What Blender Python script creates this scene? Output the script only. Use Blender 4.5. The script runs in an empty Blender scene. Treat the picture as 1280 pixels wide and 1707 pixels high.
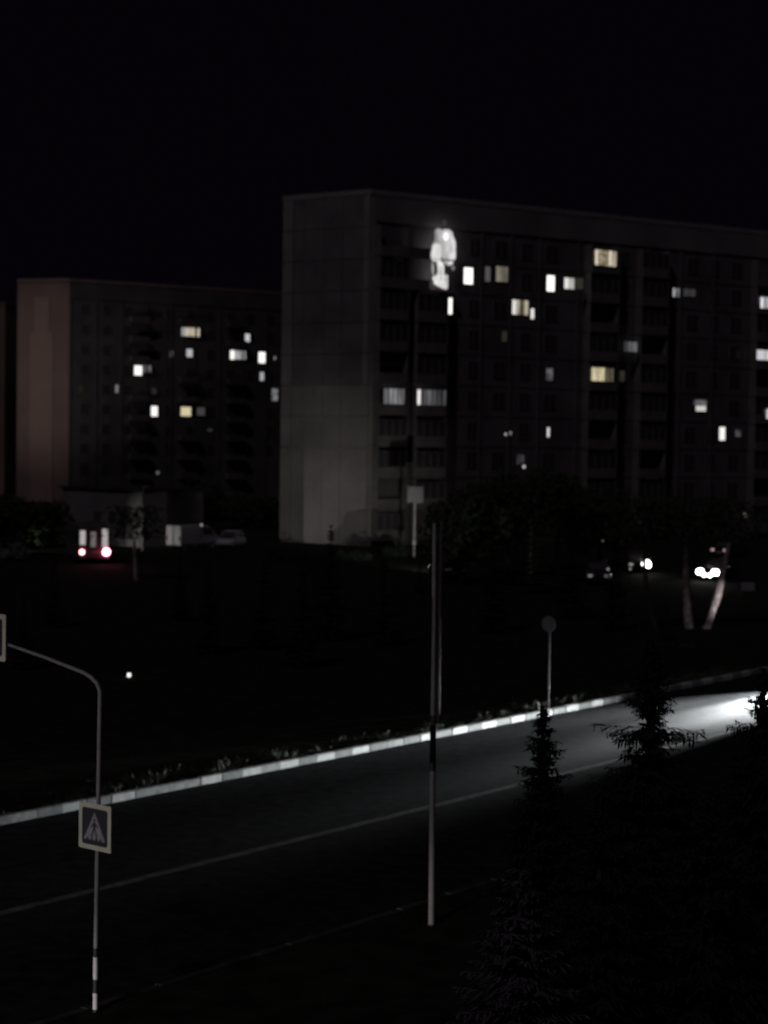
import bpy, bmesh, math, random
from mathutils import Vector, Matrix
random.seed(7)
R = math.radians
S = bpy.context.scene
C = S.collection

# ------------------------------------------------------------------ camera
F, CX, CY, H = 3000.0, 640.0, 853.5, 9.5
cam_d = bpy.data.cameras.new('camera'); cam = bpy.data.objects.new('camera', cam_d); C.objects.link(cam)
cam_d.sensor_fit = 'VERTICAL'; cam_d.sensor_height = 36; cam_d.lens = F/1707*36
cam_d.clip_start = .1; cam_d.clip_end = 4000
CM = Matrix.Rotation(R(90) - math.atan(118.5/F), 4, 'X') @ Matrix.Rotation(0.0145, 4, 'Z')
cam.matrix_world = Matrix.Translation((0, 0, H)) @ CM
cam_d.dof.use_dof = True; cam_d.dof.focus_distance = 16; cam_d.dof.aperture_fstop = 1.65
S.camera = cam

# ------------------------------------------------------------------ sky, moonlight, exposure
w = bpy.data.worlds.new("World"); S.world = w; w.use_nodes = True
bg = w.node_tree.nodes['Background']
bg.inputs[0].default_value = (0.0016, 0.0007, 0.0021, 1); bg.inputs[1].default_value = 1.0
sd = bpy.data.lights.new('moonlight', 'SUN'); sd.energy = .125; sd.angle = R(4); sd.color = (1, .88, .99)
so = bpy.data.objects.new('moonlight', sd); C.objects.link(so)
so.rotation_euler = Vector((-.31, -.64, .70)).to_track_quat('Z', 'Y').to_euler()
S.view_settings.view_transform = 'Standard'; S.view_settings.look = 'None'
S.view_settings.exposure = 0; S.view_settings.gamma = 1
S.render.engine = 'CYCLES'
S.cycles.use_denoising = True
S.cycles.max_bounces = 6
S.cycles.sample_clamp_indirect = 2.0
S.cycles.use_adaptive_sampling = True

# ------------------------------------------------------------------ helpers
def ray(px, py):
    d = Vector(((px-CX)/F, -(py-CY)/F, -1)); return (CM.to_3x3() @ d)
def at(px, py, Y):
    d = ray(px, py); return Vector((0, 0, H)) + d*(Y/d.y)
def gp(px, py, z=.1):
    d = ray(px, py); return Vector((0, 0, H)) + d*((z-H)/d.z)
def hit(px, py, p0, n):
    d = ray(px, py); o = Vector((0, 0, H)); return o + d*((p0-o).dot(n)/d.dot(n))

def tag(o, label=None, cat=None, group=None, kind=None):
    if label: o['label'] = label
    if cat: o['category'] = cat
    if group: o['group'] = group
    if kind: o['kind'] = kind
    return o
def empty(name, loc, rz=0, label=None, cat=None, group=None, parent=None):
    o = bpy.data.objects.new(name, None); C.objects.link(o); o.location = loc; o.rotation_euler = (0, 0, rz)
    o.empty_display_size = .2
    if parent: o.parent = parent
    return tag(o, label, cat, group)
def obj(name, bm, mats, parent=None, smooth=False, loc=None, rot=None):
    me = bpy.data.meshes.new(name)
    bmesh.ops.recalc_face_normals(bm, faces=bm.faces[:]) if len(bm.faces) < 3000 else None
    bm.to_mesh(me); bm.free()
    for m in (mats if isinstance(mats, (list, tuple)) else [mats]): me.materials.append(m)
    if smooth:
        for p in me.polygons: p.use_smooth = True
    o = bpy.data.objects.new(name, me); C.objects.link(o)
    if parent: o.parent = parent
    if loc is not None: o.location = loc
    if rot is not None: o.rotation_euler = rot
    return o
def kids(o): return [c for c in bpy.data.objects if c.parent == o]
def copy_tree(o, parent=None):
    c = o.copy(); C.objects.link(c)
    if parent: c.parent = parent
    for k in kids(o):
        copy_tree(k, c)
    return c
def box(bm, x0, y0, z0, x1, y1, z1, mi=0, bev=0):
    vs = [bm.verts.new(p) for p in ((x0,y0,z0),(x1,y0,z0),(x1,y1,z0),(x0,y1,z0),(x0,y0,z1),(x1,y0,z1),(x1,y1,z1),(x0,y1,z1))]
    fs = [bm.faces.new([vs[i] for i in f]) for f in ((0,3,2,1),(4,5,6,7),(0,1,5,4),(1,2,6,5),(2,3,7,6),(3,0,4,7))]
    for f in fs: f.material_index = mi
    if bev:
        es = list({e for f in fs for e in f.edges})
        bmesh.ops.bevel(bm, geom=es, offset=bev, segments=2, affect='EDGES')
def tube(bm, pts, rad, n=8, mi=0, cap=True):
    rings = []
    for i, p in enumerate(pts):
        p = Vector(p)
        t = (Vector(pts[min(i+1, len(pts)-1)]) - Vector(pts[max(i-1, 0)])).normalized()
        a = t.orthogonal().normalized() if abs(t.z) < .9 else Vector((1, 0, 0)).cross(t).normalized()
        if i and rings:
            a = (prev_a - t*prev_a.dot(t)).normalized()
        prev_a = a
        b = t.cross(a); r = rad[i] if isinstance(rad, (list, tuple)) else rad
        rings.append([bm.verts.new(p + (a*math.cos(2*math.pi*k/n) + b*math.sin(2*math.pi*k/n))*r) for k in range(n)])
    for A, B in zip(rings, rings[1:]):
        for k in range(n):
            f = bm.faces.new((A[k], A[(k+1) % n], B[(k+1) % n], B[k])); f.material_index = mi
    if cap:
        for q in (rings[0][::-1], rings[-1]):
            f = bm.faces.new(q); f.material_index = mi
def prism(bm, pts2, y0, y1, mi=0):
    """polygon in x,z extruded along y"""
    a = [bm.verts.new((x, y0, z)) for x, z in pts2]; b = [bm.verts.new((x, y1, z)) for x, z in pts2]
    n = len(pts2)
    fs = [bm.faces.new(a), bm.faces.new(b[::-1])] + [bm.faces.new((a[i], b[i], b[(i+1) % n], a[(i+1) % n])) for i in range(n)]
    for f in fs: f.material_index = mi
def BM(): return bmesh.new()

# ------------------------------------------------------------------ materials
def mat(name, col, rough=.8, metal=0, var=.25, scale=2.0, bump=0.0, coord='Object', spec=.3):
    m = bpy.data.materials.new(name); m.use_nodes = True
    nt = m.node_tree; p = nt.nodes['Principled BSDF']
    p.inputs['Roughness'].default_value = rough; p.inputs['Metallic'].default_value = metal
    p.inputs['Specular IOR Level'].default_value = spec
    tc = nt.nodes.new('ShaderNodeTexCoord'); nz = nt.nodes.new('ShaderNodeTexNoise')
    nz.inputs['Scale'].default_value = scale; nz.inputs['Detail'].default_value = 6
    nt.links.new(tc.outputs[coord], nz.inputs['Vector'])
    cr = nt.nodes.new('ShaderNodeValToRGB')
    cr.color_ramp.elements[0].position = .3; cr.color_ramp.elements[1].position = .7
    cr.color_ramp.elements[0].color = (*[c*(1-var) for c in col], 1); cr.color_ramp.elements[1].color = (*[min(1, c*(1+var)) for c in col], 1)
    nt.links.new(nz.outputs['Fac'], cr.inputs['Fac']); nt.links.new(cr.outputs['Color'], p.inputs['Base Color'])
    if bump:
        b = nt.nodes.new('ShaderNodeBump'); b.inputs['Strength'].default_value = bump; b.inputs['Distance'].default_value = .02
        n2 = nt.nodes.new('ShaderNodeTexNoise'); n2.inputs['Scale'].default_value = scale*12
        nt.links.new(tc.outputs[coord], n2.inputs['Vector'])
        nt.links.new(n2.outputs['Fac'], b.inputs['Height']); nt.links.new(b.outputs['Normal'], p.inputs['Normal'])
    return m
_em = {}
def em(col, st, pattern='plain', scale=1.0):
    key = (tuple(col), round(st, 3), pattern, scale)
    if key in _em: return _em[key]
    m = bpy.data.materials.new('glow_' + pattern); m.use_nodes = True
    nt = m.node_tree; nt.nodes.clear()
    out = nt.nodes.new('ShaderNodeOutputMaterial'); e = nt.nodes.new('ShaderNodeEmission')
    e.inputs[0].default_value = (*col, 1); e.inputs[1].default_value = st
    nt.links.new(e.outputs[0], out.inputs[0])
    if pattern != 'plain':
        tc = nt.nodes.new('ShaderNodeTexCoord'); mp = nt.nodes.new('ShaderNodeMapping')
        nt.links.new(tc.outputs['Object'], mp.inputs[0])
        cr = nt.nodes.new('ShaderNodeValToRGB')
        if pattern == 'curtain':
            mp.inputs['Scale'].default_value = (5*scale, 1, .5)
            lo, hi, a, b = .45, 1.0, .35, .65
        elif pattern == 'folds':
            mp.inputs['Scale'].default_value = (9*scale, 1, .25)
            lo, hi, a, b = .1, 1.0, .4, .62
        else:  # room
            mp.inputs['Scale'].default_value = (2.2*scale, 1, 2.2*scale)
            lo, hi, a, b = .3, 1.0, .38, .6
        nz = nt.nodes.new('ShaderNodeTexNoise'); nz.inputs['Scale'].default_value = 1; nz.inputs['Detail'].default_value = 3
        oi = nt.nodes.new('ShaderNodeObjectInfo'); ad = nt.nodes.new('ShaderNodeVectorMath'); ad.operation = 'ADD'
        mu = nt.nodes.new('ShaderNodeMath'); mu.operation = 'MULTIPLY'; mu.inputs[1].default_value = 40
        nt.links.new(oi.outputs['Random'], mu.inputs[0]); nt.links.new(mu.outputs[0], ad.inputs[1])
        nt.links.new(mp.outputs[0], ad.inputs[0]); nt.links.new(ad.outputs[0], nz.inputs['Vector'])
        cr.color_ramp.elements[0].position = a; cr.color_ramp.elements[1].position = b
        cr.color_ramp.elements[0].color = (lo, lo, lo, 1); cr.color_ramp.elements[1].color = (hi, hi, hi, 1)
        nt.links.new(nz.outputs['Fac'], cr.inputs['Fac'])
        m2 = nt.nodes.new('ShaderNodeMath'); m2.operation = 'MULTIPLY'; m2.inputs[1].default_value = st
        nt.links.new(cr.outputs['Color'], m2.inputs[0]); nt.links.new(m2.outputs[0], e.inputs[1])
    _em[key] = m; return m

WHITE = (1, .965, .93); CREAM = (1, .88, .68); COOL = (.86, .93, 1); YEL = (1, .86, .55); GREY = (.95, .95, 1)
M = dict(
    asphalt=mat('asphalt', (.026, .028, .029), .95, var=.5, scale=2.5, spec=.02),
    grass=mat('grass_soil', (.026, .028, .022), .95, var=.4, scale=1.5, spec=.02),
    steelm=mat('dull_steel', (.2, .19, .2), .7, var=.15, scale=4),
    steeld=mat('weathered_steel', (.14, .13, .135), .7, var=.15, scale=4),
    blade=mat('grass_blade', (.1, .115, .085), .8, var=.4, scale=3),
    paint=mat('kerb_white', (.68, .71, .695), .7, var=.22, scale=4),
    bare=mat('kerb_grey', (.29, .31, .3), .85, var=.2, scale=5),
    edge=mat('kerb_stone_dirty', (.05, .048, .046), .9, var=.6, scale=1.2),
    bare2=mat('kerb_worn', (.42, .44, .43), .85, var=.3, scale=5),
    line=mat('road_line', (.12, .12, .12), .7, var=.5, scale=3),
    conc=mat('panel_concrete', (.31, .295, .285), .9, var=.16, scale=.35),
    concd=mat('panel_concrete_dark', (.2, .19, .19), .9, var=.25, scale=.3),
    facaded=mat('facade_dark_concrete', (.13, .12, .12), .9, var=.25, scale=.25),
    facade=mat('facade_concrete', (.17, .155, .16), .9, var=.3, scale=.25),
    attic=mat('attic_concrete', (.25, .235, .235), .9, var=.25, scale=.2),
    brick=mat('red_brown_render', (.27, .195, .175), .9, var=.12, scale=.2),
    brickl=mat('red_brown_pale', (.35, .25, .215), .9, var=.1, scale=.2),
    roof=mat('roof_felt', (.05, .05, .05), .9),
    frame=mat('window_frame', (.2, .19, .19), .6, var=.1),
    glass=mat('dark_glass', (.085, .08, .082), .25, var=.05, spec=.6),
    apron=mat('balcony_apron', (.2, .188, .185), .85, var=.2, scale=.8),
    steel=mat('galvanised_steel', (.36, .35, .36), .55, metal=.0, var=.15, scale=4),
    sign_b=mat('sign_blue', (.022, .021, .032), .5, var=.1),
    sign_f=mat('sign_yellow_green', (.44, .44, .37), .55, var=.08, scale=5),
    sign_w=mat('sign_white', (.24, .22, .27), .5, var=.15, scale=8),
    sign_r=mat('sign_grey_back', (.3, .29, .32), .6, var=.15),
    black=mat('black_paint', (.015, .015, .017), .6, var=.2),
    white=mat('white_paint', (.42, .40, .42), .6, var=.15, scale=6),
    needle=mat('spruce_needles', (.022, .032, .022), .8, var=.3, scale=3, spec=.15),
    needlep=mat('needles_painted_lit', (.11, .1, .11), .8, var=.3, scale=3, spec=.1),  # paler copy of the needles, faint light put into the colour
    leaf=mat('leaves', (.04, .055, .03), .7, var=.4, scale=2, spec=.2),
    bark=mat('bark', (.07, .055, .045), .95, var=.4, scale=6),
    birch=mat('birch_bark', (.42, .37, .38), .8, var=.6, scale=4),
    carw=mat('white_car_paint', (.65, .65, .66), .3, var=.03, spec=.5),
    carb=mat('dark_car_paint', (.03, .03, .04), .3, var=.05, spec=.5),
    rubber=mat('tyre_rubber', (.02, .02, .02), .8),
    rim=mat('wheel_rim', (.35, .35, .36), .35, metal=.8),
    lens=mat('lamp_lens', (.6, .6, .62), .15, var=.02, spec=.6),
    tlens=mat('tail_lens', (.25, .01, .015), .2, var=.02, spec=.6),
    plate=mat('plate_white', (.6, .6, .6), .5, var=.03),
)

# ------------------------------------------------------------------ road frame
K0 = Vector((1.55, 57.1, 0)); U = Vector((.6222, .7828, 0)); N = Vector((-.7828, .6222, 0))
def rp(t, s, z=0): return K0 + U*t + N*s + Vector((0, 0, z))
RW = 12.3
def sheet(name, pts, z, m, sub=0):
    bm = BM(); bm.faces.new([bm.verts.new((p[0], p[1], z)) for p in pts])
    o = obj(name, bm, m); o['kind'] = 'structure'; return o
sheet('ground', [(-1500, -600), (1500, -600), (1500, 2400), (-1500, 2400)], -.06, M['grass'])
sheet('road', [rp(-110, -RW)[:2], rp(220, -RW)[:2], rp(220, 0)[:2], rp(-110, 0)[:2]], 0, M['asphalt'])
far = [rp(-110, .2)[:2], rp(220, .2)[:2], rp(220, 400)[:2], rp(-110, 400)[:2]]
sheet('lawn', far, .13, M['grass'])
near = [rp(-110, -RW-.2)[:2], rp(-110, -RW-80)[:2], rp(220, -RW-80)[:2], rp(220, -RW-.2)[:2]]
sheet('roadside_grass', near, .10, M['grass'])
# yard road among the houses
# kerbs: painted stones
def kerb(name, s0, s1, h, t0, t1, painted=True, step=.83):
    bm = BM(); rng = random.Random(3); t = t0; i = 0
    while t < t1:
        j = rng.uniform(-.003, .003); k = rng.uniform(-.006, .006)
        vs = []
        for tt, ss in ((t+.012, s0+j), (t+step-.012, s0+j), (t+step-.012, s1+j), (t+.012, s1+j)):
            vs.append((tt, ss))
        b = [bm.verts.new(rp(a, c, -.05)) for a, c in vs]; ch = .02
        m_ = [bm.verts.new(rp(a, c, h-ch+k)) for a, c in vs]
        cs = (s0+s1)/2+j
        top = [bm.verts.new(rp(a + (ch if a < t+step/2 else -ch)*.5, c + (ch if c < cs else -ch), h+k)) for a, c in vs]
        fs = [bm.faces.new(top)]
        for q in range(4):
            fs.append(bm.faces.new((b[q], b[(q+1) % 4], m_[(q+1) % 4], m_[q])))
            fs.append(bm.faces.new((m_[q], m_[(q+1) % 4], top[(q+1) % 4], top[q])))
        mi = 0 if (painted and i % 2 == 0) else 1
        if painted and rng.random() < .14: mi = 2
        for f in fs: f.material_index = mi
        t += step*rng.uniform(.94, 1.06); i += 1
    o = obj(name, bm, [M['paint'], M['bare'] if painted else M['edge'], M['bare2']]); o['kind'] = 'structure'; return o
kerb('kerb', 0, .18, .2, -75, 27.5)
kerb('kerb', 0, .18, .2, 27.5, 90)
kerb('kerb', -RW-.18, -RW, .12, -60, 60, painted=False)
# centre line: worn strip
bm = BM(); rng = random.Random(5)
t = -70
while t < 80:
    L = rng.uniform(.8, 2.4); a, b = rng.uniform(-.02, .02), rng.uniform(-.02, .02)
    bm.faces.new([bm.verts.new(rp(*q, .004)) for q in ((t, -6.52+a), (t+L, -6.52+b), (t+L, -6.26+b), (t, -6.26+a))])
    t += L + .005
o = obj('road_marking', bm, M['line']); o['kind'] = 'structure'
# tufts of grass along the kerb: uncountable
def tufts(name, spots, label):
    bm = BM(); rng = random.Random(11)
    for (p, h, n) in spots:
        for _ in range(n):
            a = rng.uniform(0, 6.28); r = rng.uniform(0, .12); d = Vector((math.cos(a), math.sin(a), 0))
            b = p + d*r; tip = b + d*h*rng.uniform(.2, .8) + Vector((0, 0, h*rng.uniform(.5, 1.1)))
            sd_ = Vector((-d.y, d.x, 0))*rng.uniform(.006, .014)
            mid = (b*.45+tip*.55) + Vector((0, 0, h*.12))
            v = [bm.verts.new(q) for q in (b-sd_, b+sd_, mid+sd_*.8, tip, mid-sd_*.8)]
            bm.faces.new(v)
    o = obj(name, bm, M['blade']); tag(o, label, 'grass', kind='stuff'); return o
sp = []
for i in range(420):
    t = random.uniform(-42, 22); s = .22 + abs(random.gauss(0, .3))
    big = random.random() < .22
    sp.append((rp(t, s, .13), random.uniform(.22, .42) if big else random.uniform(.05, .16), 26 if big else 12))
for i in range(140):
    t = random.uniform(-34, 24); s = random.uniform(.5, 1.6)
    sp.append((rp(t, s, .13), random.uniform(.1, .25), 8))
tufts('grass', sp, 'pale grass tufts spilling over the back of the painted kerb')

# ------------------------------------------------------------------ apartment blocks
def window(parent, x, z, ww, hh, mats_w, off=0.0, bars=1, cover=None):
    """mats_w: list of (fraction, material) panes left to right"""
    bm = BM(); t = .045; d = .07
    box(bm, -ww/2-t, -d, -hh/2-t, ww/2+t, 0, -hh/2); box(bm, -ww/2-t, -d, hh/2, ww/2+t, 0, hh/2+t)
    box(bm, -ww/2-t, -d, -hh/2, -ww/2, 0, hh/2); box(bm, ww/2, -d, -hh/2, ww/2+t, 0, hh/2)
    for b in range(bars):
        xx = -ww/2 + ww*(b+1)/(bars+1); box(bm, xx-.03, -d*.9, -hh/2, xx+.03, -.03, hh/2)
    wobj = obj('window', bm, M['frame'], parent, loc=(x, -off, z))
    a = -ww/2
    tot = sum(q[0] for q in mats_w)
    for fr, m_ in mats_w:
        wd = ww*fr/tot; bm = BM()
        box(bm, -wd/2+.004, -.025, -hh/2+.003, wd/2-.004, -.005, hh/2-.003)
        obj('pane', bm, m_, wobj, loc=(a+wd/2, 0, 0)); a += wd
    return wobj

def block(root, L, depth, endpts, back, wallm, endm, floors=10, top=31.7, z0=.1, recess_cols=()):
    """facade along local +x at y=0, outward is -y; end wall runs from (0,0) to endpts"""
    ex, ey = endpts
    bm = BM()
    foot = [(0, 0), (L, 0), (L, depth), back, (ex, ey)]
    lo = [bm.verts.new((x, y, z0-.2)) for x, y in foot]; hi = [bm.verts.new((x, y, top-.5)) for x, y in foot]
    n = len(foot)
    for i in range(n):
        f = bm.faces.new((lo[i], lo[(i+1) % n], hi[(i+1) % n], hi[i]))
        f.material_index = 1 if i == n-1 else 0
    bm.faces.new(hi)
    obj('wall', bm, [wallm, endm], root)
    bm = BM()  # parapet: a coping band just proud of the walls
    c = Vector((L/2, depth/2))
    out = [(x + (.12 if x > L/2 else -.12), y + (.12 if y > depth/2 else -.12)) for x, y in foot]
    a = [bm.verts.new((x, y, top-.45)) for x, y in out]; b = [bm.verts.new((x, y, top)) for x, y in out]
    bm.faces.new(a[::-1]); bm.faces.new(b)
    for i in range(n): bm.faces.new((a[i], a[(i+1) % n], b[(i+1) % n], b[i]))
    obj('roof', bm, endm, root)

def floor_c(n): return 27.4 - 2.8*n      # centre height of the windows, n = 0 is the top floor

# --- block one (centre right)
cornerA = Vector((-1.52, 160, 0)); angA = math.atan2(27, 41)
A = empty('apartment_building', cornerA, angA, 'ten storey apartment block with pale blank end wall and one glaring white balcony', 'building', 'apartment blocks')
LA = 78
eaW = Vector((-9.5, 165.2, 0)) - cornerA
ea = (eaW.x*math.cos(-angA) - eaW.y*math.sin(-angA), eaW.x*math.sin(-angA) + eaW.y*math.cos(-angA))
def loc2(v, a): return (v.x*math.cos(-a)-v.y*math.sin(-a), v.x*math.sin(-a)+v.y*math.cos(-a))
block(A, LA, 14, ea, loc2(Vector((-9.3, 176, 0))-cornerA, angA), M['facade'], M['conc'])
nA = Vector((math.sin(angA), -math.cos(angA), 0)); dA = Vector((math.cos(angA), math.sin(angA), 0))
def sA(px, py, off=0):
    p = hit(px, py, cornerA + nA*off, nA); q = p - cornerA; return q.dot(dA), p.z
def localpoly(root, name, pts, m, th=.05): pass
# end wall panels, proud slabs with open joints
ed = Vector((ea[0], ea[1], 0)); elen = ed.length; ed.normalize()
en = Vector((ed.y, -ed.x, 0));
if (en.x*math.cos(angA) - en.y*math.sin(angA))*0 + (en.x*math.sin(angA)+en.y*math.cos(angA)) > 0: en = -en
def endbox(bm, a0, a1, z0, z1, o0, o1, mi=0):
    vs = []
    for z in (z0, z1):
        for a, o_ in ((a0, o0), (a1, o0), (a1, o1), (a0, o1)):
            q = ed*a + en*o_; vs.append(bm.verts.new((q.x, q.y, z)))
    for f in ((0,3,2,1),(4,5,6,7),(0,1,5,4),(1,2,6,5),(2,3,7,6),(3,0,4,7)):
        bm.faces.new([vs[i] for i in f]).material_index = mi
bm = BM(); rng = random.Random(2)
cols = [(.02, .62), (.68, 2.9), (2.96, 4.9), (4.96, 7.1), (7.16, 8.3), (8.36, elen-.02)]
for r in range(11):
    for ci, (a0, a1) in enumerate(cols):
        z1 = 31.2 - 2.8*r; z0_ = max(z1 - 2.74, .1)
        if z1 < .3: continue
        mi = 0
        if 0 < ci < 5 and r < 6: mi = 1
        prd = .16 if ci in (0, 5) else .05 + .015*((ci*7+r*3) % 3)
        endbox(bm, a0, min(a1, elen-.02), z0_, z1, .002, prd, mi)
obj('end_wall_panel', bm, [M['conc'], M['concd']], A)

# facade: vertical ribs and attic band
bm = BM()
s = .35
box(bm, .03, -.12, .1, .5, -.002, 31.1)
obj('pilaster', bm, M['conc'], A)
for s in (4.3, 8.3, 12.2, 15.6, 19.0, 23.6, 32.4, 36.8, 41.2, 50, 54.4, 58.8, 63.2, 67.6, 72):
    bm = BM(); box(bm, s-.15, -.10, .1, s+.15, -.002, 28.85); obj('pilaster', bm, M['facade'], A)
bm = BM(); box(bm, .55, -.14, 28.9, LA-.1, -.003, 31.15)
for k in range(18): box(bm, .55+k*4.3, -.16, 28.92, .62+k*4.3, -.145, 31.1)
obj('attic_band', bm, M['attic'], A)
bm = BM()
for k in range(10): box(bm, 8.7, -.05, floor_c(k)-1.52, LA-.1, -.002, floor_c(k)-1.44)
obj('floor_joint', bm, M['facade'], A)

taken = {}   # row -> list of (s0, s1)
def litA(px, py, pw, ph, panes, bars=1, off=0.0, snap=True):
    s0, z = sA(px, py, off)
    if any(abs(s0-b[0]) < b[1]+.6 for b in balc[2:]): off = BD+.08; s0, z = sA(px, py, off)
    s1, _ = sA(px+1, py, off); k = abs(s1-s0)
    ww = max(.2, pw*k); hh = ph/F*(cornerA + dA*s0).y
    row = round((27.4-z)/2.8)
    taken.setdefault(row, []).append((s0-ww/2, s0+ww/2))
    window(A, s0, z, ww, hh, panes, off+.004, bars)
g = M['glass']
# balcony columns (stacks): two beside the corner and further ones along the block
BW, BD = 3.3, 1.15
def stack(pa, pb):
    a, _ = sA(pa, 600, 1.15); b, _ = sA(pb, 600, 1.15); return ((a+b)/2, (b-a)/2)
balc = [0, 0, stack(982, 1030), stack(1068, 1112), stack(1260, 1306)]
s_l, _ = sA(637, 661, 1.15); s_r, _ = sA(674, 661, 1.15); s_l2, _ = sA(697, 661, 1.15); s_r2, _ = sA(742, 661, 1.15)
balc[0] = ((s_l+s_r)/2, (s_r-s_l)/2+.35); balc[1] = ((s_l2+s_r2)/2, (s_r2-s_l2)/2+.15)
def balcony(sc, hw, n, glazed, panes=None, bars=3, depth=BD):
    zf = floor_c(n) - 1.45
    bm = BM()
    box(bm, sc-hw, -depth, zf-.12, sc+hw, -.14, zf)
    box(bm, sc-hw, -depth-.05, zf-.13, sc+hw, -depth-.003, zf+.82)
    box(bm, sc-hw, -depth+.003, zf+.003, sc-hw+.06, -.14, zf+2.62)
    box(bm, sc+hw-.06, -depth+.003, zf+.003, sc+hw, -.14, zf+2.62)
    b = obj('balcony', bm, M['apron'], A)
    if glazed or panes:
        bm = BM(); z0_, z1 = zf+.83, zf+2.2
        for q in range(bars+2):
            xx = sc-hw + 2*hw*q/(bars+1); box(bm, xx-.035, -depth-.04, z0_, xx+.035, -depth+.02, z1)
        box(bm, sc-hw-.01, -depth-.045, z1, sc+hw+.01, -depth+.02, z1+.07)
        obj('balcony_frame', bm, M['frame'], b)
        if panes is None: panes = [(1, g)]
        a = sc-hw+.04; tot = sum(p[0] for p in panes); W = 2*hw-.08
        for fr, m_ in panes:
            bm = BM(); wd = W*fr/tot
            box(bm, -wd/2+.003, -.01, -(z1-z0_)/2+.01, wd/2-.003, .01, (z1-z0_)/2-.01)
            obj('pane', bm, m_, b, loc=(a+wd/2, -depth+.03, (z0_+z1)/2)); a += wd
    return b
for ci, (sc, hw) in enumerate(balc):
    for n in range(10):
        if ci == 1 and n in (0, 1): continue
        panes = None
        if n == 5 and ci == 0: panes = [(.25, g), (1, em(GREY, .36, 'folds')), (.15, g)]
        if n == 5 and ci == 1: panes = [(.12, em(WHITE, .9)), (.05, g), (.35, em(GREY, .2, 'folds')), (.5, em(GREY, .1, 'folds', .8))]
        gz = (ci*3+n*5) % 4 != 0 or panes is not None
        balcony(sc, hw, n, gz, panes, bars=5 if panes else 3)
        taken.setdefault(n, []).append((sc-hw-.3, sc+hw+.3))

# lit windows read from the photograph: x, y, w, h
P = lambda c, s_, k='plain': em(c, s_, k)
litA(780, 460, 15, 27, [(1, P(WHITE, 1.5))], 0)
litA(747.5, 510, 11, 27, [(1, P(WHITE, 1.5))], 0)
litA(917, 472.5, 13, 26, [(1, P(WHITE, 1.5))], 0)
litA(812, 457, 9, 25, [(1, P(GREY, .10, 'curtain'))], 0)
litA(836, 457, 20, 25, [(1, P(CREAM, .3, 'curtain')), (1, P(CREAM, .16, 'curtain'))], 2)
litA(948, 472.5, 17, 18, [(1.2, P(WHITE, .8)), (.9, P(WHITE, .6, 'curtain'))], 1)
litA(965, 473, 12, 18, [(1, P(CREAM, .03))], 0)
litA(1005, 430, 28, 25, [(.25, P(CREAM, .75)), (1, P(YEL, .4, 'room')), (.25, P(CREAM, .7))], 1)
litA(1023, 432, 7, 25, [(1, P(CREAM, .55, 'curtain'))], 0)
litA(866, 512.5, 27, 24, [(.5, P(WHITE, .85)), (.3, P(CREAM, .5, 'curtain')), (.45, P(YEL, .12, 'curtain')), (.35, P(CREAM, .6, 'curtain'))], 3)
litA(886.5, 523, 6, 17, [(1, P(WHITE, .85))], 0)
litA(840, 561, 8, 17, [(1, P(CREAM, .025))], 0)
litA(1050, 578, 22, 16, [(.6, P(GREY, .04)), (.6, P(GREY, .16, 'curtain')), (.8, P(GREY, .16, 'curtain'))], 2)
litA(996, 624, 22, 22, [(1, P(YEL, .8, 'curtain'))], 1)
litA(1015, 625, 13, 22, [(1, P(YEL, .14, 'folds'))], 1)
litA(1036, 627, 9, 18, [(1, P(CREAM, .035, 'curtain'))], 0)
litA(915, 624, 11, 20, [(1, P(GREY, .12, 'room'))], 0)
litA(717, 713, 9, 17, [(.5, P(GREY, .1)), (1, P(COOL, .6, 'room'))], 0)
litA(842, 724, 3.5, 4, [(1, P(WHITE, .5))], 0)
litA(849, 722, 4, 6, [(1, P(WHITE, .6))], 0)
litA(913, 720.5, 4.5, 16, [(1, P(WHITE, .7))], 0)
litA(867, 766, 12, 16, [(1, P(GREY, .05, 'room'))], 0)
litA(872.5, 778, 5, 5, [(1, P(WHITE, .5))], 0)
litA(1128, 488, 15, 14, [(.3, P(GREY, .5)), (1, P(GREY, .16, 'room'))], 0)
litA(1148, 488, 20, 12, [(1, P(GREY, .035))], 1)
litA(1166, 671, 22, 9, [(1, P(GREY, .15, 'room'))], 0)
litA(1167, 681, 17, 9, [(1, P(WHITE, .6))], 0)
litA(1202.5, 723, 10, 22, [(1, P(WHITE, 1.0))], 0)
litA(1229, 722, 9, 12, [(1, P(GREY, .07, 'room'))], 0)
litA(1277, 505, 21, 18, [(.25, P(GREY, .95)), (1, P(GREY, .5, 'curtain'))], 0)
litA(1274, 592, 28, 16, [(1, P(GREY, .6))], 1)
litA(1284, 690, 16, 16, [(1, P(WHITE, .6))], 1)
litA(1240.5, 858, 5, 6, [(1, P(CREAM, .25))], 0)
litA(1066, 865, 3, 14, [(1, P(GREY, .03))], 0)
litA(1003, 903, 5, 5, [(1, P(WHITE, .6))], 0)
# unlit windows fill the rest of the grid
cnt = 0; extra = BM()
for n in range(10):
    s = 11.4; 
    while s < LA-2:
        ok = all(s+.85 < a-.12 or s-.85 > b+.12 for a, b in taken.get(n, []))
        if ok:
            if s < 50 and cnt < 62:
                window(A, s, floor_c(n), 1.45 if int(s*3) % 2 else 1.2, 1.4, [(1, g)], .004, 1); cnt += 1
            else:
                z = floor_c(n); box(extra, s-.75, -.07, z-.72, s+.75, -.003, z+.72)
        s += 3.0
w_ = obj('window', extra, g, A); w_['kind'] = 'stuff'

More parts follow.
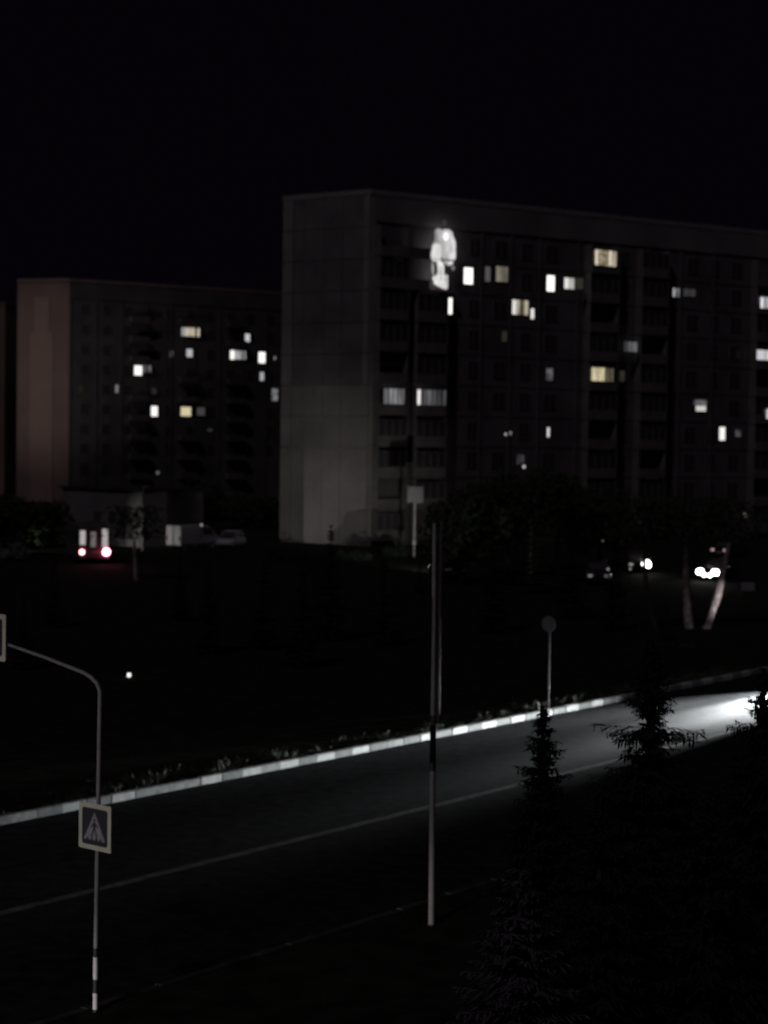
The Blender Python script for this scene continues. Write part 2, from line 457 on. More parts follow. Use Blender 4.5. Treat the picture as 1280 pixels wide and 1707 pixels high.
# the glaring balcony: made-up glowing sheets for an unclear flare, and railing bars
zf1 = floor_c(1) - 1.45; sc1, hw1 = balc[1]
_sc, _ = sA(736, 455, BD); hwb = 1.35
for n in (0, 1):
    zf = floor_c(n) - 1.45; bm = BM()
    box(bm, _sc-hwb-2.1, -BD, zf-.12, _sc+hwb, -.14, zf)
    box(bm, _sc-hwb-2.1, -BD-.05, zf-.13, _sc-hwb+.05, -BD-.003, zf+.82)
    box(bm, _sc-hwb-2.1, -BD+.003, zf+.003, _sc-hwb-2.04, -.14, zf+2.62)
    obj('balcony', bm, M['concd'] if n == 0 else M['apron'], A)
def glow_sheet(name, outline, strength, off, seed, lo=.55, hotspots=()):
    """outline in photo pixels; a folded, self-glowing sheet hanging in front of the balcony"""
    rng = random.Random(seed)
    for _ in range(3):
        nw = []
        for a_, b_ in zip(outline, outline[1:]+outline[:1]):
            nw += [(a_[0]*.75+b_[0]*.25, a_[1]*.75+b_[1]*.25), (a_[0]*.25+b_[0]*.75, a_[1]*.25+b_[1]*.75)]
        outline = nw
    xs = [p[0] for p in outline]; ys = [p[1] for p in outline]
    step = .5; x0, x1, y0, y1 = min(xs), max(xs), min(ys), max(ys)
    def inside(x, y):
        c = False; j = len(outline)-1
        for i in range(len(outline)):
            xi, yi = outline[i]; xj, yj = outline[j]
            if (yi > y) != (yj > y) and x < (xj-xi)*(y-yi)/(yj-yi)+xi: c = not c
            j = i
        return c
    bm = BM(); vd = {}
    def v(i, j):
        if (i, j) not in vd:
            s_, z = sA(x0+i*step, y0+j*step, off)
            vd[i, j] = bm.verts.new((s_, -off - .07*math.sin(i*.68+.25*math.sin(j*.12)) - .02*math.sin(j*.35), z))
        return vd[i, j]
    for i in range(int((x1-x0)/step)):
        for j in range(int((y1-y0)/step)):
            if inside(x0+(i+.5)*step, y0+(j+.5)*step):
                bm.faces.new((v(i, j), v(i, j+1), v(i+1, j+1), v(i+1, j)))
    bmesh.ops.solidify(bm, geom=bm.faces[:], thickness=.03)
    m = bpy.data.materials.new('flare_glow'); m.use_nodes = True; nt = m.node_tree; nt.nodes.clear()
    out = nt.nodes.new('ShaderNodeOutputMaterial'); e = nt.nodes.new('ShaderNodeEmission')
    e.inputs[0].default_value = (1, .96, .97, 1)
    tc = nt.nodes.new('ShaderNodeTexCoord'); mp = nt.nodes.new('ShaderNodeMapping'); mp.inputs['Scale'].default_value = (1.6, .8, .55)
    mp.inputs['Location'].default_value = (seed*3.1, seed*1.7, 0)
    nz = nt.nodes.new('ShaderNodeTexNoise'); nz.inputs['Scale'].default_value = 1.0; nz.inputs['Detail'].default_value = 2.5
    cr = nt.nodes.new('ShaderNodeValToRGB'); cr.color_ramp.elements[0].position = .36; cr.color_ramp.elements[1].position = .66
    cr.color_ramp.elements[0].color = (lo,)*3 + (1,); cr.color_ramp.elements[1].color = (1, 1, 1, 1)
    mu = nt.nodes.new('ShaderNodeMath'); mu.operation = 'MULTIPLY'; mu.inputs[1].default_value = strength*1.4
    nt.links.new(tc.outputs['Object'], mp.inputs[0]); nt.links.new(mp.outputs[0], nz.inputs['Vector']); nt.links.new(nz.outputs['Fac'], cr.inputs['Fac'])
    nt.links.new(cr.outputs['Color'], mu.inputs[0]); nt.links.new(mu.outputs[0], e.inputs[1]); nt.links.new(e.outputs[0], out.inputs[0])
    return obj(name, bm, m, A, smooth=True)
glow_sheet('flare_sheet', [(724, 381), (737, 381), (738, 400), (734, 416), (732, 420), (723, 420), (722, 404), (725, 398)], .33, 1.0, 1)
glow_sheet('flare_sheet', [(733, 383), (750, 382), (755, 390), (758, 402), (760, 416), (759, 428), (755, 440), (747, 444), (738, 437), (734, 420), (735, 402)], .6, 1.06, 2, .5)
glow_sheet('flare_sheet', [(738, 388), (747, 388), (748, 398), (743, 402), (738, 400)], 1.0, 1.12, 6, .8)
glow_sheet('flare_sheet', [(721, 407), (731, 405), (737, 414), (736, 428), (733, 436), (720, 436), (718, 428), (719, 416)], .58, 1.18, 3, .8)
glow_sheet('flare_sheet', [(719, 436), (723, 436), (724, 460), (720, 460)], .35, 1.0, 4)
glow_sheet('flare_sheet', [(727, 434), (734, 434), (741, 442), (741, 462), (728, 462), (729, 448)], .75, 1.05, 5, .6)
glow_sheet('flare_sheet', [(720, 459), (742, 457), (748, 461), (746, 472), (745, 484), (738, 481), (727, 476), (722, 470)], .72, 1.22, 8, .62)
glow_sheet('flare_sheet', [(751, 443), (757, 442), (758, 450), (753, 452)], .2, 1.0, 9)
glow_sheet('flare_sheet', [(737, 366), (743, 366), (746, 372), (742, 376), (735, 375)], .035, 1.0, 10)
bm = BM()
for px in (726, 735.5, 743):
    s_, _ = sA(px, 450, 1.3)
    tube(bm, [(s_, -1.28, zf1+.8), (s_, -1.28, zf1+2.1)], .03, 6)
obj('railing', bm, M['black'], A)

# --- block two (left, far)
cornerB = Vector((-44.6, 254, 0)); q = Vector((-15.9, 272, 0)) - cornerB; angB = math.atan2(q.y, q.x)
B = empty('apartment_building', cornerB, angB, 'distant ten storey apartment block with reddish brown end wall at the left', 'building', 'apartment blocks')
ebW = Vector((-52.4, 256.5, 0)) - cornerB
eb = (ebW.x*math.cos(-angB) - ebW.y*math.sin(-angB), ebW.x*math.sin(-angB) + ebW.y*math.cos(-angB))
block(B, 52, 14, eb, loc2(Vector((-51.6, 270, 0))-cornerB, angB), M['facaded'], M['brick'])
nB = Vector((math.sin(angB), -math.cos(angB), 0)); dB = Vector((math.cos(angB), math.sin(angB), 0))
ed = Vector((eb[0], eb[1], 0)); elen = ed.length; ed.normalize(); en = Vector((ed.y, -ed.x, 0))
if (en.x*math.sin(angB)+en.y*math.cos(angB)) > 0: en = -en
bm = BM(); endbox(bm, elen*.30, elen*.74, .1, 24.2, .003, .12); endbox(bm, elen*.38, elen*.66, 24.2, 29.2, .003, .12)
obj('pale_strip', bm, M['brickl'], B)
takenB = {}
def litB(px, py, pw, ph, panes, bars=0):
    p = hit(px, py, cornerB, nB); p2 = hit(px+1, py, cornerB, nB); s0 = (p-cornerB).dot(dB); k = abs((p2-cornerB).dot(dB)-s0)
    ww = max(.2, pw*k); hh = ph/F*p.y; row = round((27.4-p.z)/2.8)
    takenB.setdefault(row, []).append((s0-ww/2, s0+ww/2))
    window(B, s0, p.z, ww, hh, panes, .004, bars)
litB(318, 553.5, 31, 14, [(.3, P(GREY, .3)), (1, P(CREAM, .65, 'curtain'))], 1)
litB(412.5, 563, 8, 13, [(1, P(GREY, .55))])
litB(286, 590, 5, 10, [(1, P(GREY, .25, 'room'))]); litB(316, 588.5, 10, 13, [(1, P(GREY, .45))])
litB(387.5, 591.5, 8, 15, [(1, P(WHITE, 1.1))]); litB(401, 592, 17, 14, [(1, P(GREY, .5, 'curtain'))], 1)
litB(436.5, 596, 11, 18, [(1, P(WHITE, 1.3))]); litB(458, 597, 3, 5, [(1, P(GREY, .25))])
litB(230.5, 617.5, 13, 16, [(1, P(WHITE, 1.2))]); litB(246, 615, 13, 12, [(1, P(GREY, .14, 'room'))], 1)
litB(436.5, 627.5, 6.5, 14, [(1, P(GREY, .4))]); litB(195, 648, 5, 13, [(1, P(GREY, .18))])
litB(257.5, 685.5, 11, 17, [(1, P(WHITE, 1.1))]); litB(310, 686, 17, 15, [(1, P(YEL, .65))])
litB(335, 686, 13, 13, [(1, P(GREY, .05))]); litB(257, 652, 8, 10, [(1, P(GREY, .02))])
litB(458, 658, 10, 20, [(1, P(GREY, .22, 'room'))]); litB(350, 717, 8, 4, [(1, P(GREY, .03))])
litB(135, 648, 8, 11, [(1, P((1, .7, .6), .014))]); litB(263, 788, 5, 5, [(1, P(GREY, .12))])
cnt = 0
for n in range(10):
    s = 2.4
    while s < 33:
        if all(s+.8 < a-.12 or s-.8 > b+.12 for a, b in takenB.get(n, [])) and cnt < 74:
            window(B, s, floor_c(n), 1.3, 1.4, [(1, g)], .004, 0); cnt += 1
        s += 3.3
bm = BM()
box(bm, .05, -.14, 28.9, 51.9, -.002, 31.1); obj('attic_band', bm, M['facaded'], B)
for k in range(13):
    bm = BM(); box(bm, .05+k*3.9, -.1, .1, .35+k*3.9, -.002, 28.8); obj('pilaster', bm, M['facaded'], B)
for k in range(10):
    for s in (9.3, 17.1, 24.9):
        if any(s-.4 < b and s+2.8 > a for a, b in takenB.get(k, [])): continue
        bm = BM(); box(bm, s-.2, -1.2, floor_c(k)-1.5, s+2.6, -.12, floor_c(k)-.6); obj('balcony', bm, M['facaded'], B)

# --- block three, at the very left edge and almost lost in the dark
D = empty('apartment_building', (-57, 290, 0), R(4), 'darkest apartment block, a sliver of dull red wall at the left edge', 'building', 'apartment blocks')
block(D, 9, 8, (-6, 3), (-4, 8), M['brick'], M['brick'], top=30.2)
D.location = (-67, 285, 0); D.rotation_euler.z = R(-30)
bm = BM()
for n in range(9):
    for k in range(2): box(bm, 2+k*3.4, -.07, floor_c(n)-2.4, 3.4+k*3.4, -.003, floor_c(n)-1)
w_ = obj('window', bm, g, D); w_['kind'] = 'stuff'

# --- low utility building in the yard
p0 = at(104, 905, 160); p1 = at(236, 905, 153); p2 = at(278, 905, 155)
q = p1 - p0; angU = math.atan2(q.y, q.x)
Ub = empty('utility_building', (p0.x, p0.y, 0), angU, 'low flat roofed utility building with one pale end wall below the far apartment block', 'building')
Lu = math.hypot(q.x, q.y); e2 = p2 - p1; ex = e2.x*math.cos(-angU) - e2.y*math.sin(-angU); ey = e2.x*math.sin(-angU) + e2.y*math.cos(-angU)
bm = BM(); ft = [(0, 0), (Lu, 0), (Lu+ex, ey), (Lu+ex-1, 8), (0, 8)]
lo = [bm.verts.new((x, y, -.1)) for x, y in ft]; hi = [bm.verts.new((x, y, 4.9)) for x, y in ft]
for i in range(5): bm.faces.new((lo[i], lo[(i+1) % 5], hi[(i+1) % 5], hi[i])).material_index = 1 if i == 1 else 0
bm.faces.new(hi); obj('wall', bm, [M['concd'], M['conc']], Ub)
bm = BM(); box(bm, -.2, -.25, 4.92, Lu+.1, 8, 5.12); obj('roof', bm, M['roof'], Ub)
bm = BM(); box(bm, 2, -.06, .1, 3.1, -.003, 2.2); obj('door', bm, M['frame'], Ub)
for k in range(2):
    window(Ub, 4.9+k*2.0, 2.6, .9, .8, [(1, g)], .004, 1)

# ------------------------------------------------------------------ trees
def spruce_mesh(h, base, wh=.24, nb=7, tw=12, seed=1, need=.02, start=.5, dens=1, env=None):
    rng = random.Random(seed); bm = BM()
    def quad(a, b, wd, up):
        d = (b-a); sdv = d.cross(up)
        if sdv.length < 1e-5: sdv = Vector((1, 0, 0))
        sdv = sdv.normalized()*wd
        mid = a*.45 + b*.55
        bm.faces.new([bm.verts.new(p) for p in (a-sdv*.4, mid-sdv, b, mid+sdv, a+sdv*.4)])
    z = h - .04
    for k in range(6):
        quad(Vector((0, 0, h-.35)), Vector((rng.uniform(-.03, .03), rng.uniform(-.03, .03), h+.02)), .03, Vector((math.cos(k), math.sin(k), .2)))
    while z > start:
        dd = h - z
        L = min(base, .10 + dd*base/(h-start)*1.0)
        if env:
            ez = h - z
            for (d0, l0), (d1, l1) in zip(env, env[1:]):
                if d0 <= ez <= d1: L = l0 + (l1-l0)*(ez-d0)/(d1-d0+1e-6); break
            else: L = env[-1][1]
        n = nb if dd > .5 else max(4, nb-2)
        a0 = rng.uniform(0, 6.28)
        for b in range(n):
            if rng.random() < .08: continue
            a = a0 + 6.283*b/n + rng.uniform(-.25, .25); l = max(.05, L*rng.choice((.55, .75, .9, 1.0, 1.0, 1.05)))
            d = Vector((math.cos(a), math.sin(a), 0)); z_ = z + rng.uniform(-.08, .08)
            dr = rng.uniform(.05, .28)*l; up = .22*l if dd < 1.2 else .05*l
            def bp(t): return d*(l*t) + Vector((0, 0, z_ - dr*t*1.4 + (up+dr*.6)*t*t))
            prev = bp(0); m = max(4, int(tw*l/base*1.3)+3)
            for i in range(1, m+1):
                t = i/m; q = bp(t); quad(prev, q + (q-prev)*.35, need*1.1, Vector((0, 0, 1)))
                tl = (.10 + .33*l*(1-t)**.8)*rng.uniform(.6, 1.2)*min(1, .35+t*3)
                for sgn in (-1, 1):
                    for _ in range(dens):
                        ang = sgn*rng.uniform(.6, 1.15)
                        td = Vector((math.cos(a+ang), math.sin(a+ang), rng.uniform(-.55, .02)))
                        e = q + td*tl; quad(q, e, need, Vector((rng.uniform(-.4, .4), rng.uniform(-.4, .4), 1)))
                        if tl > .16:
                            for f in (.4, .7):
                                td2 = Vector((math.cos(a+ang*.3), math.sin(a+ang*.3), rng.uniform(-.7, -.1)))
                                quad(q + td*tl*f, q + td*tl*f + td2*tl*.5, need*.8, Vector((0, 0, 1)))
                quad(q, q + Vector((rng.uniform(-.04, .04), rng.uniform(-.04, .04), -rng.uniform(.06, .16)-.1*l*(1-t))), need, d)
                prev = q
        z -= wh*rng.uniform(.75, 1.2)*(1 if dd > 1 else .8)
    return bm
def trunk_bm(h, r): 
    bm = BM(); tube(bm, [(0, 0, -.1), (0.01, 0, h*.3), (-.01, .01, h*.7), (0, 0, h*.97)], [r*1.15, r*.85, r*.45, .012], 8); return bm
def spruce(px, top, Y, label, h=None, group=None, **k):
    """stands at photo column px, distance Y, top reaching photo row top"""
    p = at(px, top, Y); r = empty('spruce_tree', (p.x, p.y, .1), random.uniform(0, 6), label, 'tree', group)
    hh = p.z - .1; mt = k.pop('mt', 'needle')
    if k.get('env'): k['env'] = [((y-top)*Y/F, w_*Y/F) for y, w_ in k['env']]
    obj('crown', spruce_mesh(hh, k.pop('base', 1.3), **k), M[mt], r)
    obj('trunk', trunk_bm(hh, .09 + hh*.006), M['bark'], r)
    return r
spruce(1086, 1068, 25, 'widest spruce in front of the road, branches crossing the headlight glow', base=2.0, seed=21, wh=.085, nb=8, tw=14, dens=1, env=[(1068,2),(1100,18),(1150,42),(1172,40),(1195,24),(1207,30),(1212,95),(1225,84),(1231,13),(1243,13),(1249,40),(1270,62),(1292,92),(1340,110),(1420,140),(1720,200)])
spruce(906, 1178, 25, 'slim spruce top dark against the road, its leader crossing the kerb', base=1.6, seed=5, wh=.09, nb=7, tw=12, env=[(1178,1),(1190,4),(1205,9),(1225,16),(1238,20),(1248,36),(1254,10),(1268,18),(1284,36),(1292,48),(1299,18),(1320,42),(1400,75),(1720,140)])
spruce(1273, 1118, 25.5, 'spruce at the right edge with bare gaps between branches over the glare', base=2.0, seed=9, wh=.085, nb=7, tw=14, env=[(1118,2),(1160,9),(1176,30),(1188,32),(1194,6),(1211,8),(1215,78),(1226,60),(1231,5),(1246,6),(1254,60),(1280,80),(1330,100),(1720,190)])
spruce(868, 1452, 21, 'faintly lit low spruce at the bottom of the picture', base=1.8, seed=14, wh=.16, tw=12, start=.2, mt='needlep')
spruce(1180, 1330, 23, 'dark spruce between the widest one and the one at the right edge', base=2.0, seed=17, wh=.22, tw=14)
spruce(1000, 1325, 22.5, 'dark spruce filling the gap left of the widest one', base=1.9, seed=18, wh=.24, tw=14)

# dark conifers beyond the kerb: three shapes, copied
def far_spruce(h, seed):
    r = empty('spruce_tree', (0, 0, 0), 0, 'tall conifer lost in the dark beyond the white kerb', 'tree', 'dark conifers beyond the kerb')
    obj('crown', spruce_mesh(h, h*.24, wh=.42, nb=8, tw=9, seed=seed, need=.05, dens=2), M['needle'], r)
    obj('trunk', trunk_bm(h, .13), M['bark'], r); return r
protos = [far_spruce(8.5, 31), far_spruce(6.5, 32), far_spruce(9.5, 33)]
used = set()
for i, (px, top, Y) in enumerate([(552, 876, 84), (440, 930, 80), (822, 872, 88), (955, 868, 96), (640, 925, 82), (350, 935, 78), (505, 945, 74), (885, 835, 112), (1025, 900, 90), (300, 925, 92), (700, 930, 110), (90, 925, 88), (40, 990, 72), (1110, 1000, 86)]):
    b = i % 3; src = protos[b]
    hh = (8.5, 6.5, 9.5)[b]
    o = src if b not in used else copy_tree(src); used.add(b)
    p = at(px, top, Y); sc_ = (p.z-.1)/hh
    o['label'] = 'tall conifer lost in the dark beyond the white kerb'; o['group'] = 'dark conifers beyond the kerb'
    if i == 0: o['label'] = 'conifer whose tip pokes up before the pale end wall'; del o['group']
    o.location = (p.x, p.y, .1); o.scale = (sc_, sc_, sc_); o.rotation_euler.z = i*1.3

def broadleaf(px, top, Y, label, seed=1, crown=2.2, group=None, lean=0, bark='bark', leaves=2600, leaf=.13, low=.35):
    rng = random.Random(seed); p = at(px, top, Y); h = p.z - .1
    r = empty('broadleaf_tree', (p.x, p.y, .1), 0, label, 'tree', group)
    bm = BM(); tube(bm, [(0, 0, -.2), (lean*.1, 0, h*.2), (lean*.5, .05, h*.5), (lean, 0, h*.85)], [.2, .16, .11, .03], 8)
    tips = []
    for i in range(9):
        z = h*rng.uniform(.35, .75); a = rng.uniform(0, 6.28); x = lean*(z/h)
        e = Vector((x+math.cos(a)*crown*rng.uniform(.4, .8), math.sin(a)*crown*rng.uniform(.4, .8), min(h*.97, z+h*rng.uniform(.08, .25))))
        tube(bm, [(x, 0, z), ((x+e.x)/2, e.y/2, (z+e.z)/2+.1), e], [.06, .04, .012], 5, cap=False); tips.append(e)
    obj('trunk', bm, M[bark], r)
    cl = [(e, rng.uniform(.5, .95)*crown*.5) for e in tips] + [(Vector((lean*.8+rng.uniform(-1, 1)*crown*.5, rng.uniform(-1, 1)*crown*.5, h*rng.uniform(low, .95))), crown*rng.uniform(.25, .5)) for _ in range(14)]
    cl.append((Vector((lean, 0, h-crown*.3)), crown*.35))
    bm = BM()
    for i in range(leaves):
        c, rr = rng.choice(cl); v = Vector((rng.gauss(0, 1), rng.gauss(0, 1), rng.gauss(0, 1))).normalized()*rr*rng.uniform(.4, 1)**.6
        q = c + v; a1 = Vector((rng.gauss(0, 1), rng.gauss(0, 1), rng.gauss(0, .6))).normalized(); a2 = a1.orthogonal().normalized(); s_ = leaf*rng.uniform(.6, 1.3)
        bm.faces.new([bm.verts.new(q + w_) for w_ in (a1*s_, a2*s_*.55, -a1*s_, -a2*s_*.55)])
    obj('crown', bm, M['leaf'], r); return r
for i, (px, top, Y, cr) in enumerate([(770, 820, 118, 3.2), (850, 795, 126, 3.4), (930, 800, 132, 3.4), (1000, 825, 136, 3.0), (60, 850, 150, 3.2), (-10, 830, 140, 3.2), (420, 835, 190, 3.6), (330, 812, 205, 3.6), (370, 840, 210, 3.2)]):
    broadleaf(px, top, Y, ('leafy tree hiding the foot of the right apartment facade' if i < 4 else 'leafy tree at the foot of the far left apartment block'), seed=40+i, crown=cr,
              group='trees at the foot of the right block' if i < 4 else 'trees at the foot of the left block', leaves=2600, leaf=.22)
# birches lit by the added car
def bare_trunk(name, pts, rad, label, m='birch', twigs=10, seed=3):
    rng = random.Random(seed); b = pts[0]; r = empty(name, (b[0], b[1], .1), 0, label, 'tree')
    loc = [Vector(q) - Vector((b[0], b[1], .1)) for q in pts]
    bm = BM(); tube(bm, loc, rad, 10); obj('trunk', bm, M[m], r)
    bm = BM(); top = loc[-1]
    for i in range(900):
        c = top + Vector((rng.gauss(0, .9), rng.gauss(0, .9), rng.uniform(.1, 2.2))); a1 = Vector((rng.gauss(0, 1), rng.gauss(0, 1), rng.gauss(0, 1))).normalized(); a2 = a1.orthogonal().normalized()
        bm.faces.new([bm.verts.new(c + w_) for w_ in (a1*.12, a2*.07, -a1*.12, -a2*.07)])
    obj('crown', bm, M['leaf'], r); return r
YB = 92
b1 = [at(1170, 1072, YB), at(1178, 1048, YB), at(1186, 1022, YB), at(1195, 995, YB), at(1203, 962, YB), at(1214, 905, YB)]; b1[0].z = .1
bare_trunk('birch_tree', b1, [.2, .19, .17, .2, .16, .1], 'leaning birch with pale patches just below the bright headlights')
b2 = [at(1147, 1072, YB), at(1145, 1020, YB), at(1143, 970, YB), at(1141, 900, YB)]; b2[0].z = .1
bare_trunk('birch_tree', b2, [.24, .2, .16, .1], 'upright dull birch trunk left of the leaning one', seed=4)
b3 = [at(1094, 1080, YB-2), at(1084, 1020, YB-2), at(1075, 965, YB-2), at(1072, 900, YB-2)]; b3[0].z = .1
bare_trunk('birch_tree', b3, [.16, .14, .12, .07], 'slender dark birch below the single round headlight', 'bark', seed=5)
b4 = [at(229, 990, 118), at(228, 975, 118), at(226, 950, 118), at(224, 900, 118)]; b4[0].z = .1
bare_trunk('birch_tree', b4, [.16, .15, .13, .06], 'small pale birch trunk in the left yard below the bus', seed=6)
# shrubs
def shrub(px, top, Y, wd, label, m='leaf', n=900, seed=1, leaf=.1, group=None):
    rng = random.Random(seed); p = at(px, top, Y); h = p.z-.1; r = empty('shrub', (p.x, p.y, .1), 0, label, 'shrub', group)
    bm = BM()
    for k in range(9):
        a = rng.uniform(0, 6.28); tube(bm, [(0, 0, -.05), (math.cos(a)*wd*.2, math.sin(a)*wd*.2, h*.5), (math.cos(a)*wd*.45, math.sin(a)*wd*.45, h*.9)], [.03, .02, .006], 5, cap=False)
    obj('stem', bm, M['bark'], r); bm = BM()
    cl = [(Vector((rng.uniform(-.35, .35)*wd, rng.uniform(-.35, .35)*wd, h*rng.uniform(.3, .85))), wd*rng.uniform(.12, .22)) for _ in range(12)]
    for i in range(n):
        c, rr = rng.choice(cl); v = Vector((rng.gauss(0, 1), rng.gauss(0, 1), rng.gauss(0, 1))).normalized()*rr*rng.uniform(.3, 1); q = c+v; q.z = max(.05, q.z)
        a1 = Vector((rng.gauss(0, 1), rng.gauss(0, 1), rng.gauss(0, 1))).normalized(); a2 = a1.orthogonal().normalized()
        bm.faces.new([bm.verts.new(q + w_) for w_ in (a1*leaf, a2*leaf*.6, -a1*leaf, -a2*leaf*.6)])
    obj('foliage', bm, M[m], r); return r
M['leaf_lit'] = mat('leaves_painted_lit', (.2, .21, .19), .7, var=.5, scale=2)  # leaves made paler, the light on the shrub is in their colour
shrub(18, 905, 135, 3.4, 'pale shrub at the left edge left of the bus', 'leaf_lit', seed=1, leaf=.12)
shrub(1125, 1100, 84, 2.4, 'dim bush at the foot of the birches', seed=2)
for i, (px, top, Y) in enumerate([(470, 925, 140), (520, 928, 141), (590, 926, 142), (660, 915, 146), (730, 918, 146)]):
    shrub(px, top, Y, 3.2, 'low dark bush along the foot of the pale end wall', seed=10+i, m='needle', group='bushes at the foot of the end wall', leaf=.14)

# ------------------------------------------------------------------ vehicles
def spot(name, parent, loc, aim, power, size, blend, col=(1, .95, .9), rad=.07):
    l = bpy.data.lights.new(name, 'SPOT'); l.energy = power; l.spot_size = R(size); l.spot_blend = blend; l.color = col; l.shadow_soft_size = rad
    o = bpy.data.objects.new(name, l); C.objects.link(o); o.parent = parent; o.location = loc
    o.rotation_euler = (-(Vector(aim)-Vector(loc))).to_track_quat('Z', 'Y').to_euler(); return o
def loft(bm, secs, mi=0):
    rings = [[bm.verts.new(p) for p in s_] for s_ in secs]; n = len(rings[0])
    for a, b in zip(rings, rings[1:]):
        for i in range(n): bm.faces.new((a[i], a[(i+1) % n], b[(i+1) % n], b[i])).material_index = mi
    bm.faces.new(rings[0][::-1]).material_index = mi; bm.faces.new(rings[-1]).material_index = mi
def rsec(x, hw, z0, z1, tuck=.12):
    m = (z0+z1)/2
    return [(x, -hw*(1-tuck), z0), (x, -hw, z0+.12), (x, -hw, m), (x, -hw*(1-tuck*.8), z1-.04), (x, -hw*(1-tuck*1.6), z1), (x, hw*(1-tuck*1.6), z1), (x, hw*(1-tuck*.8), z1-.04), (x, hw, m), (x, hw, z0+.12), (x, hw*(1-tuck), z0)]
def wheels(root, xs, hw, r=.31):
    for x in xs:
        for s_ in (-1, 1):
            bm = BM(); tube(bm, [(0, -.11, 0), (0, -.1, 0), (0, .1, 0), (0, .11, 0)], [r*.92, r, r, r*.92], 18)
            wh_ = obj('wheel', bm, M['rubber'], root, loc=(x, s_*(hw-.12), r))
            bm = BM(); tube(bm, [(0, s_*.1, 0), (0, s_*.122, 0)], [r*.62, r*.55], 12); obj('rim', bm, M['rim'], wh_)
def car(name, loc, rz, label, cat, paint, head=(None, None), tail=(None, None), group=None):
    """faces local +x; head/tail = lamp materials right,left"""
    r = empty(name, loc, rz, label, cat, group)
    bm = BM()
    loft(bm, [rsec(*a) for a in ((-2.12, .70, .38, .80), (-2.05, .80, .28, .93), (-1.6, .84, .24, .98), (-.6, .86, .24, .96), (.7, .86, .24, .95), (1.5, .84, .24, .90), (2.0, .78, .28, .78), (2.12, .66, .36, .66))])
    obj('body', bm, paint, r, smooth=False)
    bm = BM()
    loft(bm, [rsec(*a) for a in ((-1.75, .66, .94, 1.05, ), (-1.25, .70, .93, 1.38), (-.7, .70, .93, 1.46), (.1, .70, .93, 1.46), (.65, .69, .93, 1.30), (1.2, .66, .92, .98))])
    cb = obj('cabin', bm, M['glass'], r)
    bm = BM(); box(bm, -1.2, -.58, 1.462, .15, .58, 1.50, bev=.015)
    for s_ in (-1, 1):
        tube(bm, [(1.2, s_*.64, .98), (.6, s_*.62, 1.34), (.1, s_*.60, 1.485)], .03, 6); tube(bm, [(-1.1, s_*.60, 1.47), (-1.35, s_*.64, 1.36), (-1.8, s_*.66, 1.0)], .04, 6); tube(bm, [(-.3, s_*.7, .95), (-.3, s_*.62, 1.47)], .03, 6)
    obj('roof', bm, paint, cb)
    wheels(r, (-1.3, 1.3), .86)
    for i, s_ in enumerate((-1, 1)):
        bm = BM(); bmesh.ops.create_uvsphere(bm, u_segments=16, v_segments=10, radius=1, matrix=Matrix.Diagonal((.07, .17, .09, 1))); hl = obj('headlight', bm, head[i] or M['lens'], r, True, loc=(2.09, s_*.55, .66))
        bm = BM(); box(bm, -.04, -.14, -.1, .04, .14, .1, bev=.02); obj('tail_light', bm, tail[i] or M['tlens'], r, loc=(-2.11, s_*.58, .74))
        bm = BM(); box(bm, -.06, -.1, -.07, .06, .1, .07, bev=.03); obj('mirror', bm, paint, r, loc=(.75, s_*.96, 1.0))
    bm = BM(); box(bm, -.01, -.26, -.055, .01, .26, .055); obj('number_plate', bm, M['plate'], r, loc=(-2.17, 0, .55))
    bm = BM(); box(bm, 2.05, -.74, .3, 2.18, .74, .48, bev=.04); box(bm, -2.19, -.76, .32, -2.08, .76, .48, bev=.04); obj('bumper', bm, M['black'], r)
    return r
HW = em((1, .97, .94), 14.0); HS = em((1, .96, .9), 6.0)
RED = em((1, .12, .25), 5.0)
ang = math.atan2(U.y, U.x)
# car on the road, nose just inside the right edge, lighting road and kerb
TC = 21.0; SC = -4.0
c1 = car('car', rp(TC+2.2, SC, 0), ang+math.pi, 'oncoming car at the right edge whose low beams flood the road', 'car', M['carb'], (HW, HW))
for s_ in (-.55, .55):
    spot('headlight_beam', c1, (2.25, s_, .66), (26, s_-2.5, .05), 24000, 30, .8, (.94, .98, 1))
    spot('headlight_beam', c1, (2.25, s_, .66), (6.2, s_+.2, 0), 165000, 19, 1.0, (.94, .98, 1))
    spot('headlight_beam', c1, (2.25, s_, .66), (28, s_-4.6, .5), 30000, 13, 1.0, (.94, .98, 1))
# unseen near-lane car, added to light the near pole and the signs
added_car_near = car('car', rp(-62, -9.6, 0), ang, 'unseen added car in the near lane beyond the left edge of the picture', 'car', M['carw'], (HS, HS))
spot('headlight_beam', added_car_near, (2.25, -.5, .66), (34, -3.6, -1.6), 36000, 13, 1.0)
spot('headlight_beam', added_car_near, (2.25, .5, .66), (34, -2.0, 2.2), 9000, 24, 1.0)
# made-up car, added so its beam brightens the end wall
p3 = at(746, 953, 122)
added_car_wall = car('car', (p3.x, p3.y+2.2, .1), math.atan2(39, -9.5), 'added dark car seen from behind, facing the pale end wall, right of the tall poles', 'car', M['carb'], (HS, HS))
spot('headlight_beam', added_car_wall, (2.25, 0, .7), (42, 0, 5.0), 3300, 42, 1.0, (1, .94, .88))
added_car_red_wall = car('car', (-72, 196, .1), math.atan2(60, 24), 'unseen added car far off in the left yard facing the reddish end wall', 'car', M['carw'], (HS, HS))  # unseen car added to brighten the reddish end wall
spot('headlight_beam', added_car_red_wall, (2.25, 0, .7), (64, -0.0, 19), 12500, 30, 1.0, (1, .92, .86))
added_car_yard = car('car', (-37, 140, .1), math.atan2(13, 18.5), 'unseen added car in the left yard beyond the picture edge facing the white van', 'car', M['carw'], (HS, HS))  # unseen car added to light the van and the utility wall
